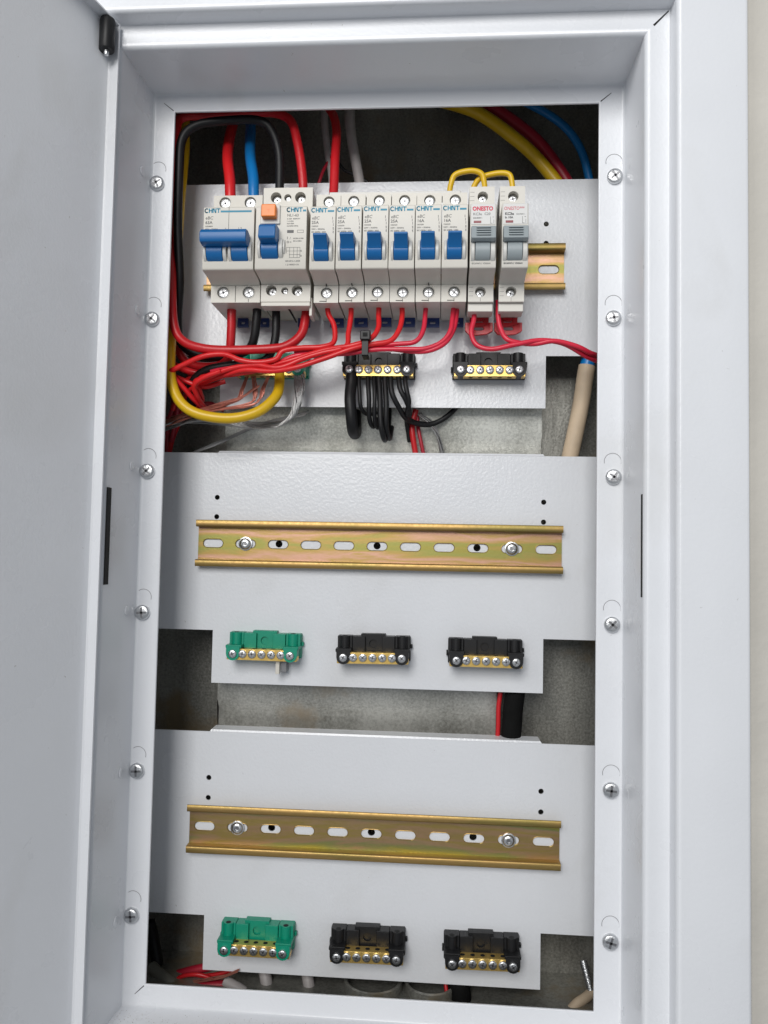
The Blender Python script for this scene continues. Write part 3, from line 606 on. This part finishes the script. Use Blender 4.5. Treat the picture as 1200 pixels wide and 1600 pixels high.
# comb busbar along the tops of the narrow breakers
cb = thing('comb_busbar', (0, -38, 248.6), 'white comb busbar along the tops of the narrow breakers', 'busbar')
b = MB(); b.box(-36, 57.5, -2.5, 8, -0.4, 3.6); b.build('insulating_strip', M['cheek'], cb, bevel=0.4)
b = MB(); b.box(57.6, 58.6, -2.2, 3, 0.2, 3.2); b.build('end_cap', M['label'], cb, bevel=0.2)
for k in range(6): MB().box(-37.0 + 17.86 * k, -34.0 + 17.86 * k, 1.5, 3.0, -8, -0.6).build('comb_pin', M['copper'], cb)

# ------------------------------------------------------------------ wires
def wire(label, pts, r, m, name='wire', group=None, cat='wire', seg=9, n=10):
    P = [at(*p) if not isinstance(p, Vector) else p for p in pts]; c = catmull(P, seg)
    ph = [random.uniform(0, 6.28) for _ in range(3)]
    for i_, q in enumerate(c):            # a hand-bent wire is never quite even
        k_ = min(1.0, i_ / 8, (len(c) - 1 - i_) / 8)
        c[i_] = q + Vector((math.sin(i_ * 0.31 + ph[0]), 0.6 * math.sin(i_ * 0.23 + ph[1]), math.sin(i_ * 0.27 + ph[2]))) * 0.28 * k_
    base = c[0]; mb = MB().tube([q - base for q in c], r, n)
    o = mb.build(name, M[m], None, loc=base, angle=60, merge=False, fix=False)
    return tag(o, label, cat, group)
thick = 'thick supply cables'
wire('thick bright red cable entering the two-pole breaker from above', [(372, 168, 20), (362, 200, 0), (356, 245, -20), (359, 285, -30), (361, 325, -32)], 4.0, 'w_red_bright', 'cable', thick, 'cable', n=14)
wire('thick blue cable entering the two-pole breaker from above', [(390, 165, 20), (392, 200, 2), (391, 245, -20), (396, 285, -30), (397, 325, -32)], 4.0, 'w_blue', 'cable', thick, 'cable', n=14)
wire('black cable arching along the top left corner into the orange-button breaker', [(437, 325, -32), (437, 285, -33), (435, 235, -34), (424, 203, -35), (400, 188, -36), (355, 188, -37), (308, 196, -39), (286, 215, -40), (280, 260, -40), (278, 340, -36), (281, 430, -30), (278, 500, -20), (286, 540, -18), (320, 556, -18), (365, 556, -20), (388, 545, -24), (398, 525, -28), (401, 495, -30), (401, 470, -30)], 3.2, 'w_black', 'cable', None, 'cable', n=12)
wire('red cable arching over the black one into the orange-button breaker', [(474, 325, -32), (473, 285, -32), (466, 228, -30), (456, 192, -28), (436, 178, -26), (400, 176, -24), (330, 179, -26), (288, 183, -30), (274, 203, -32), (268, 260, -32), (266, 360, -30), (268, 440, -22), (272, 520, -14), (290, 565, -12), (335, 572, -16), (357, 560, -22), (361, 535, -26), (362, 470, -30)], 3.3, 'w_red', 'cable', None, 'cable', n=12)
wire('red cable sweeping from the orange-button breaker round the left side', [(478, 470, -30), (478, 492, -30), (472, 520, -32), (452, 538, -34), (425, 545, -36), (370, 547, -38), (318, 544, -38), (285, 533, -37), (272, 505, -36), (268, 440, -34), (267, 330, -24), (270, 240, -10), (300, 150, 5), (400, 140, 8), (490, 150, 2), (516, 172, -5), (525, 200, -14), (524, 250, -28), (521, 305, -36)], 3.3, 'w_red', 'cable', None, 'cable', n=12)
wire('black cable from the orange-button breaker running left behind the red wires', [(431, 470, -30), (431, 500, -30), (428, 540, -30), (410, 565, -28), (360, 570, -28), (320, 580, -26), (299, 600, -20), (300, 630, -5), (318, 650, 15)], 3.0, 'w_black', 'cable', None, 'cable', n=12)
wire('thick yellow earth cable looping from the left side to the green terminal block', [(289, 190, 0), (288, 230, -8), (284, 290, -14), (279, 345, -18), (274, 420, -20), (268, 500, -24), (266, 560, -32), (269, 600, -36), (283, 630, -38), (312, 648, -38), (360, 653, -36), (405, 643, -32), (430, 620, -26), (437, 595, -18), (437, 572, -13)], 3.8, 'w_yellow', 'cable', thick, 'cable', n=14)
wire('thick yellow cable curving down behind the top plate at the right', [(640, 145, 24), (722, 167, 23), (765, 187, 22), (802, 215, 20), (838, 247, 20), (866, 280, 20), (892, 322, 20)], 5.0, 'w_yellow', 'cable', thick, 'cable', n=14)
wire('dark red cable curving down beside the yellow one at the right', [(700, 142, 30), (768, 167, 28), (828, 210, 26), (864, 250, 25), (886, 284, 25), (905, 325, 25)], 4.6, 'w_dred', 'cable', thick, 'cable', n=14)
wire('blue cable curving down behind the top plate near the right edge', [(770, 140, 32), (835, 166, 28), (880, 196, 26), (908, 236, 24), (922, 282, 24), (930, 330, 24)], 3.2, 'w_blue', 'cable', thick, 'cable', n=14)
wire('grey sheathed cable hanging behind the busbar feed', [(545, 150, 12), (548, 200, 10), (554, 245, 8), (562, 285, 8), (566, 310, 8)], 4.0, 'w_grey', 'cable', None, 'cable', n=12)
wire('slim grey sheathed cable left of the red busbar feed', [(507, 150, 16), (508, 200, 14), (512, 240, 12), (517, 262, 10), (520, 300, 10)], 2.8, 'w_grey', 'cable', None, 'cable', n=12)
wire('short dark wire fanning out right of the red busbar feed', [(520, 240, 14), (534, 262, 10), (552, 272, 8), (575, 285, 8)], 1.3, 'w_black')
wire('dark red wire end left of the red busbar feed', [(518, 245, 10), (508, 262, 8), (500, 280, 6), (494, 300, 6)], 1.3, 'w_dred')
# yellow jumpers
wire('yellow jumper between the narrow breakers and the grey-lever breaker', [(703, 310, -34), (704, 290, -36), (711, 273, -37), (734, 267, -38), (752, 272, -38), (757, 284, -37), (757, 310, -35)], 2.0, 'w_yellow')
wire('yellow jumper between the two grey-lever breakers', [(738, 310, -30), (741, 292, -32), (750, 278, -34), (770, 272, -35), (792, 272, -36), (800, 281, -36), (801, 310, -35)], 2.0, 'w_yellow')
# branch wires from the narrow breakers
g = 'thin red branch wires from the narrow breakers'
ends = {'a': [(350, 553, -40), (318, 557, -40), (288, 569, -38), (266, 580, -36), (255, 586, -30)], 'b': [(400, 571, -40), (358, 576, -38), (325, 589, -36), (304, 598, -32), (313, 612, -24), (315, 628, -12), (300, 650, 5)], 'c': [(400, 579, -36), (350, 586, -32), (310, 590, -24), (285, 600, -12), (270, 640, 0)]}
wire('bright red wire from the first narrow breaker bending left', [(510, 470, -32), (513, 490, -32), (522, 508, -34), (521, 535, -37), (505, 542, -39), (470, 543, -40), (443, 549, -41), (430, 561, -41), (400, 566, -41), (375, 563, -41)] + ends['a'], 1.9, 'w_red_bright', 'wire', g)
wire('red wire from the second narrow breaker bending left', [(549, 470, -32), (548, 490, -32), (545, 520, -36), (540, 541, -40), (505, 551, -42), (470, 562, -42), (435, 574, -42)] + ends['b'], 1.9, 'w_red_bright', 'wire', g)
wire('red wire from the third narrow breaker bending left', [(591, 470, -32), (592, 490, -32), (591, 512, -36), (578, 530, -40), (548, 540, -42), (510, 547, -40), (470, 558, -39), (440, 567, -39)] + ends['c'], 1.9, 'w_red_bright', 'wire', g)
wire('red wire from the fourth narrow breaker bending left', [(627, 470, -32), (628, 490, -32), (624, 516, -36), (610, 532, -39), (580, 538, -41), (545, 547, -43), (505, 560, -43), (460, 575, -43), (425, 580, -41)] + [(380, 578, -38), (330, 594, -30), (300, 607, -20), (285, 630, -5)], 1.9, 'w_red_bright', 'wire', g)
wire('rose red wire from the fifth narrow breaker bending left', [(666, 470, -32), (665, 490, -32), (660, 518, -36), (648, 534, -38), (620, 538, -38), (580, 540, -38), (540, 546, -38), (500, 552, -38), (460, 556, -38), (430, 568, -37), (380, 572, -34), (330, 580, -28)], 1.75, 'w_pink', 'wire', g)
wire('rose red wire from the sixth narrow breaker, left of its pair', [(708, 470, -32), (708, 490, -32), (704, 515, -36), (690, 535, -38), (665, 544, -39), (630, 546, -39), (580, 547, -39), (540, 552, -38), (490, 557, -37)], 1.75, 'w_pink', 'wire', g)
wire('rose red wire from the sixth narrow breaker, right of its pair', [(713, 470, -30), (713, 490, -30), (709, 515, -34), (694, 537, -37), (668, 548, -38), (630, 548, -36), (580, 543, -35), (520, 545, -35), (460, 552, -35)], 1.75, 'w_pink', 'wire', g)
g2 = 'rose red wires from the grey-lever breakers'
wire('rose red wire from the left grey-lever breaker to the right edge', [(741, 470, -34), (740, 498, -36), (737, 520, -38), (745, 539, -40), (770, 546, -41), (805, 538, -41), (840, 532, -40), (880, 537, -38), (915, 556, -30), (938, 566, -20)], 1.75, 'w_pink', 'wire', g2)
wire('rose red wire from the right grey-lever breaker to the right edge', [(778, 470, -34), (779, 495, -36), (782, 514, -38), (795, 532, -40), (830, 537, -39), (865, 533, -40), (900, 541, -38), (922, 551, -32), (940, 558, -20)], 1.75, 'w_pink', 'wire', g2)
# left tangle
wire('thick red cable end behind the tangle at the left flange', [(255, 560, -20), (275, 572, -20), (305, 583, -22), (345, 584, -20), (380, 576, -14)], 2.6, 'w_red', 'cable', None, 'cable')
g3 = 'red wires tangled below the left end of the breakers'
wire('bright red wire slanting down from the flange behind the yellow loop', [(262, 578, -34), (280, 598, -30), (300, 622, -24), (318, 637, -14), (330, 650, 0)], 1.9, 'w_red_bright', 'wire', g3)
wire('dark red wire dropping into the notch left of the top plate', [(300, 585, -10), (285, 605, -5), (278, 640, 5), (268, 690, 15)], 2.0, 'w_dred', 'wire', g3)
wire('dark red wire hugging the flange down to the middle plate', [(268, 590, -5), (272, 630, 5), (262, 670, 15), (262, 720, 22)], 2.2, 'w_dred', 'wire', g3)
wire('red wire lying low in the dark notch beside the yellow loop', [(262, 655, 18), (290, 640, 14), (325, 632, 14), (350, 640, 20)], 2.2, 'w_dred', 'wire', g3)
wire('red wire running down in the lower left of the notch', [(285, 640, 10), (276, 668, 14), (268, 690, 18), (262, 715, 22)], 2.2, 'w_red', 'wire', g3)

def strands(name, label, pts, cnt, spread, r, m, cat='wire strands', twist=1.0):
    P = [at(*p) for p in pts]; base = P[0]; mb = MB()
    for i in range(cnt):
        a0 = 2 * math.pi * i / cnt; rr = spread * (0.4 + 0.6 * random.random()); out = []
        for k, q in enumerate(P):
            a = a0 + twist * k * 1.1; out.append(q - base + Vector((rr * math.cos(a), rr * math.sin(a) * 0.7, rr * math.sin(a + 0.8) * 0.8)))
        mb.tube(catmull(out, 7), r, 5)
    o = mb.build(name, M[m], None, loc=base, merge=False, fix=False, angle=60); return tag(o, label, cat)
strands('bare_strands', 'bare copper strands hanging from the green block, left of three', [(386, 588, -14), (379, 608, -18), (372, 622, -20), (350, 634, -23), (310, 642, -24), (262, 660, -20)], 6, 1.8, 0.42, 'copper')
strands('bare_strands', 'bare copper strands hanging from the green block, middle of three', [(396, 588, -14), (398, 612, -18), (394, 628, -20), (360, 637, -23), (320, 644, -24), (262, 664, -20)], 7, 2.0, 0.42, 'copper')
strands('bare_strands', 'bare copper strands hanging from the green block next to the yellow cable', [(420, 588, -14), (412, 605, -18), (407, 622, -20), (390, 634, -22), (340, 640, -24), (300, 646, -24)], 7, 2.0, 0.42, 'copper')
strands('bare_strands', 'bright bare silver strands looping below the green block', [(466, 576, -14), (468, 605, -18), (464, 632, -20), (455, 652, -20), (435, 663, -16), (405, 665, -12), (370, 662, -8), (320, 655, -10), (262, 660, -20)], 22, 4.2, 0.40, 'tin')
strands('bare_strands', 'dark bare strands lying across the gap towards the flange', [(478, 646, 10), (440, 655, 12), (395, 668, 14), (350, 688, 14), (305, 706, 14), (280, 720, 14)], 15, 3.4, 0.4, 'tin')
strands('bare_strands', 'grey bare strands dropping behind the middle plate', [(655, 646, 12), (672, 660, 12), (684, 680, 12), (692, 715, 14)], 6, 1.5, 0.45, 'tin')

strands('bare_strands', 'frayed silver strands fanning out to the flange under the yellow loop', [(345, 652, -22), (320, 652, -22), (295, 657, -20), (262, 668, -14)], 15, 5.0, 0.36, 'tin')
strands('bare_strands', 'frayed copper strands fanning out left over the yellow loop', [(400, 606, -18), (372, 624, -22), (335, 634, -24), (300, 645, -22), (262, 656, -18)], 11, 3.8, 0.34, 'copper')
wire('bright red wire curving down to the notch beside the black cable', [(345, 580, -40), (318, 590, -38), (303, 604, -34), (310, 622, -26), (322, 640, -10), (326, 655, 6)], 1.9, 'w_red_bright', 'wire', g3)
wire('bright red wire crossing under the black cable to the flange', [(352, 596, -20), (320, 604, -22), (292, 596, -24), (262, 584, -22)], 1.8, 'w_red_bright', 'wire', g3)
# black wires of the black block
g4 = 'black wires hanging from the black terminal block'
wire('fat black cable hanging at the left end of the black block', [(549, 574, -14), (549, 600, -16), (547, 630, -20), (550, 662, -18), (554, 678, -8), (556, 672, 6), (556, 645, 16)], 4.3, 'w_black', 'cable', g4, 'cable', n=14)
bl = [('thin black wire just right of the fat black cable', [(561, 585, -13), (561, 610, -16), (564, 635, -16), (574, 648, -8), (588, 645, 8)], 1.5), ('thin black wire hanging as a narrow loop, left of the bunch', [(575, 585, -13), (576, 620, -17), (577, 650, -15), (583, 667, -8), (590, 655, 8)], 1.8),
      ('thin black wire in the bunch left of its longest loop', [(584, 585, -13), (585, 620, -18), (586, 655, -16), (590, 668, -8), (594, 650, 8)], 1.6), ('longest black wire loop of the bunch, its left strand', [(591, 585, -13), (594, 630, -18), (596, 668, -18), (601, 688, -10), (606, 672, 6), (608, 640, 18)], 2.1),
      ('longest black wire loop of the bunch, its right strand', [(601, 585, -13), (603, 630, -18), (604, 668, -16), (608, 685, -6), (612, 668, 10)], 2.0), ('black wire curving out to the right below the plate', [(610, 585, -13), (613, 615, -17), (625, 640, -12), (640, 658, 2), (668, 663, 10), (695, 654, 13), (715, 632, 14), (725, 600, 14)], 2.0),
      ('black wire at the right end of the block curving inward', [(622, 585, -13), (625, 605, -17), (634, 625, -16), (640, 648, -6), (636, 660, 8), (640, 690, 16)], 1.9), ('outermost black wire at the right end of the block', [(632, 585, -13), (634, 602, -17), (639, 625, -16), (636, 645, -10), (645, 658, 4), (672, 664, 12)], 1.8)]
for lab, pts, r in bl: wire(lab, pts, r, 'w_black', 'wire', g4)
wire('red wire dropping behind the middle plate below the black wires', [(650, 640, 12), (645, 660, 12), (645, 685, 12), (652, 725, 14)], 2.2, 'w_red', 'wire')
wire('dark red wire dropping beside the red one below the black wires', [(652, 650, 15), (654, 675, 14), (660, 700, 14), (666, 725, 15)], 1.5, 'w_dred', 'wire')
# cable tie
ct = thing('cable_tie', at(571, 540, -43), 'black cable tie standing up round the red wires', 'cable tie'); o0 = at(571, 540, -43)
h = at(571, 524, -46) - o0; b = MB(); b.box(h.x - 3.6, h.x + 3.6, h.y - 2.6, h.y + 2.6, h.z - 3.6, h.z + 3.0); b.build('head', M['black'], ct, bevel=0.7)
MB().box(h.x - 1.6, h.x + 1.6, h.y - 3.0, h.y - 2.4, h.z - 1.4, h.z + 1.2).build('pawl', M['void'], ct)
b = MB(); e = at(571, 556, -44) - o0; b.box(-2.3, 2.3, -3.4, -2.2, e.z, h.z - 3.2); b.box(-2.3, 2.3, -2.2, 10, e.z - 0.2, e.z + 1.0); b.build('strap', M['black'], ct, bevel=0.3)

# right-hand sheath in the notch
sh = thing('sheathed_cable', at(904, 640, 8), 'thick beige sheathed cable standing in the right notch', 'cable'); o0 = at(904, 640, 8)
path = [at(917, 572, 8), at(914, 590, 8), at(908, 630, 10), at(899, 675, 12), at(888, 725, 14)]
MB().tube([q - o0 for q in catmull(path, 8)], 6.3, 18).build('sheath', M['w_beige'], sh, merge=False, fix=False)
MB().tube([at(919, 562, 8) - o0, at(917.5, 570, 8) - o0, at(916, 578, 8) - o0], 5.4, 14).build('core_end', M['w_blue'], sh, merge=False, fix=False)

# cables in the gap above the lowest plate
wire('fat black cable crossing the gap above the lowest plate', [(806, 1070, 12), (803, 1100, 12), (800, 1130, 12), (795, 1180, 14)], 7.4, 'w_black_matt', 'cable', None, 'cable', n=18)
wire('red wire beside the fat black cable above the lowest plate', [(783, 1070, 12), (780, 1100, 12), (778, 1130, 12), (776, 1180, 14)], 1.8, 'w_red', 'wire')
# bottom gap
g5 = 'pale cable ends along the bottom edge'
wire('pale sheathed cable below the green block, left of two', [(412, 1500, 18), (414, 1520, 14), (417, 1545, 10), (419, 1575, 6)], 4.6, 'w_grey', 'cable', g5, 'cable', n=12)
wire('pale sheathed cable below the green block, right of two', [(474, 1505, 18), (480, 1525, 14), (485, 1550, 10), (490, 1580, 6)], 4.4, 'w_grey', 'cable', g5, 'cable', n=12)
wire('pale tapered cable end lying by red wires at the bottom', [(352, 1532, 6), (364, 1540, 4), (380, 1550, 2), (402, 1570, 0)], 4.0, 'w_grey', 'cable', g5, 'cable', n=12)
wire('olive grey cable leaning in the bottom left corner', [(236, 1512, 18), (250, 1525, 12), (266, 1540, 6), (282, 1562, 0)], 5.0, 'w_olive', 'cable', None, 'cable', n=12)
wire('red sheathed cable lying in the bottom left notch', [(245, 1535, 24), (275, 1524, 20), (310, 1514, 18), (345, 1506, 18)], 3.4, 'w_dred', 'cable', None, 'cable', n=12)
wire('red cable end lying flat beside the pale tapered end', [(275, 1545, 8), (305, 1541, 6), (335, 1540, 6), (352, 1539, 6)], 3.6, 'w_dred', 'cable', None, 'cable', n=12)
wire('thin red wire curling above the red cable end at the bottom', [(262, 1552, 12), (280, 1528, 10), (305, 1522, 8), (330, 1530, 8), (345, 1545, 8)], 1.5, 'w_red', 'wire')
wire('thin red wire crossing the bottom left notch under the plate edge', [(240, 1528, 20), (268, 1530, 16), (300, 1528, 14), (340, 1522, 12), (372, 1512, 12)], 1.6, 'w_red', 'wire')
wire('black cable standing in the dark bottom left notch', [(233, 1440, 30), (240, 1470, 30), (246, 1510, 26), (240, 1560, 20)], 4.5, 'w_black', 'cable', None, 'cable', n=12)
strands('bare_strands', 'copper strands spreading above the red cable end at the bottom', [(300, 1535, 6), (330, 1530, 2), (352, 1525, 0), (372, 1516, -2)], 5, 1.6, 0.35, 'copper')
wire('fat black cable at the bottom right of centre', [(714, 1500, 16), (716, 1530, 10), (720, 1560, 6), (724, 1590, 2)], 7.5, 'w_black_matt', 'cable', None, 'cable', n=16)
wire('thin red wire beside the fat black cable at the bottom', [(694, 1505, 14), (696, 1530, 10), (698, 1555, 6), (700, 1585, 2)], 1.5, 'w_red', 'wire')
for lab, px, py, r in (('round conduit mouth at the bottom, left of two', 582, 1566, 22), ('round conduit mouth at the bottom, right of two', 672, 1570, 19)):
    c = at(px, py, 10); mb = MB(); mb.lathe([(r, -10), (r, 6), (r - 1.5, 6.6), (r - 2.5, 6), (r - 2.6, -9.5), (0.1, -9.5)], (0, 0, 0), 'Z', 32)
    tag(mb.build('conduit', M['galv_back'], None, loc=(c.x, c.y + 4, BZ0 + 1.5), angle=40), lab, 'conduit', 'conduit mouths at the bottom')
# stud and pale strip in the lower right notch
st = thing('threaded_stud', at(918, 1528, 20), 'threaded steel stud leaning in the lower right notch', 'stud'); o0 = at(918, 1528, 20)
a, b_ = at(911, 1500, 22) - o0, at(923, 1548, 14) - o0; pts = []; rs = []
for k in range(61): pts.append(a.lerp(b_, k / 60)); rs.append(3.0 if k % 3 else 2.4)
MB().tube(pts, rs, 12).build('thread', M['steel'], st, merge=False, fix=False)
wire('pale strip lying in the lower right corner', [(890, 1580, 4), (905, 1566, 8), (922, 1552, 14), (935, 1540, 18)], 3.6, 'w_beige', 'strip', None, 'strip', n=10)

# cement dust on the lower rebate
mb = MB()
zf = Z0 - FW['b']
for i in range(900):
    x = X0 - 14 + 330 * random.random() ** 1.3; y = random.uniform(YL + 1, YF - 6); r = random.uniform(0.1, 0.42)
    mb.add([(x + r * math.cos(a), y + r * math.sin(a), zf + 0.2) for a in (0, 2.1, 4.2)] + [(x, y, zf + 0.25 + r)], [(0, 1, 3), (1, 2, 3), (2, 0, 3), (2, 1, 0)])
tag(mb.build('dust', M['w_grey'], None, merge=False, fix=False), 'fine grey dust scattered on the lower rebate', 'dust', None, 'stuff')
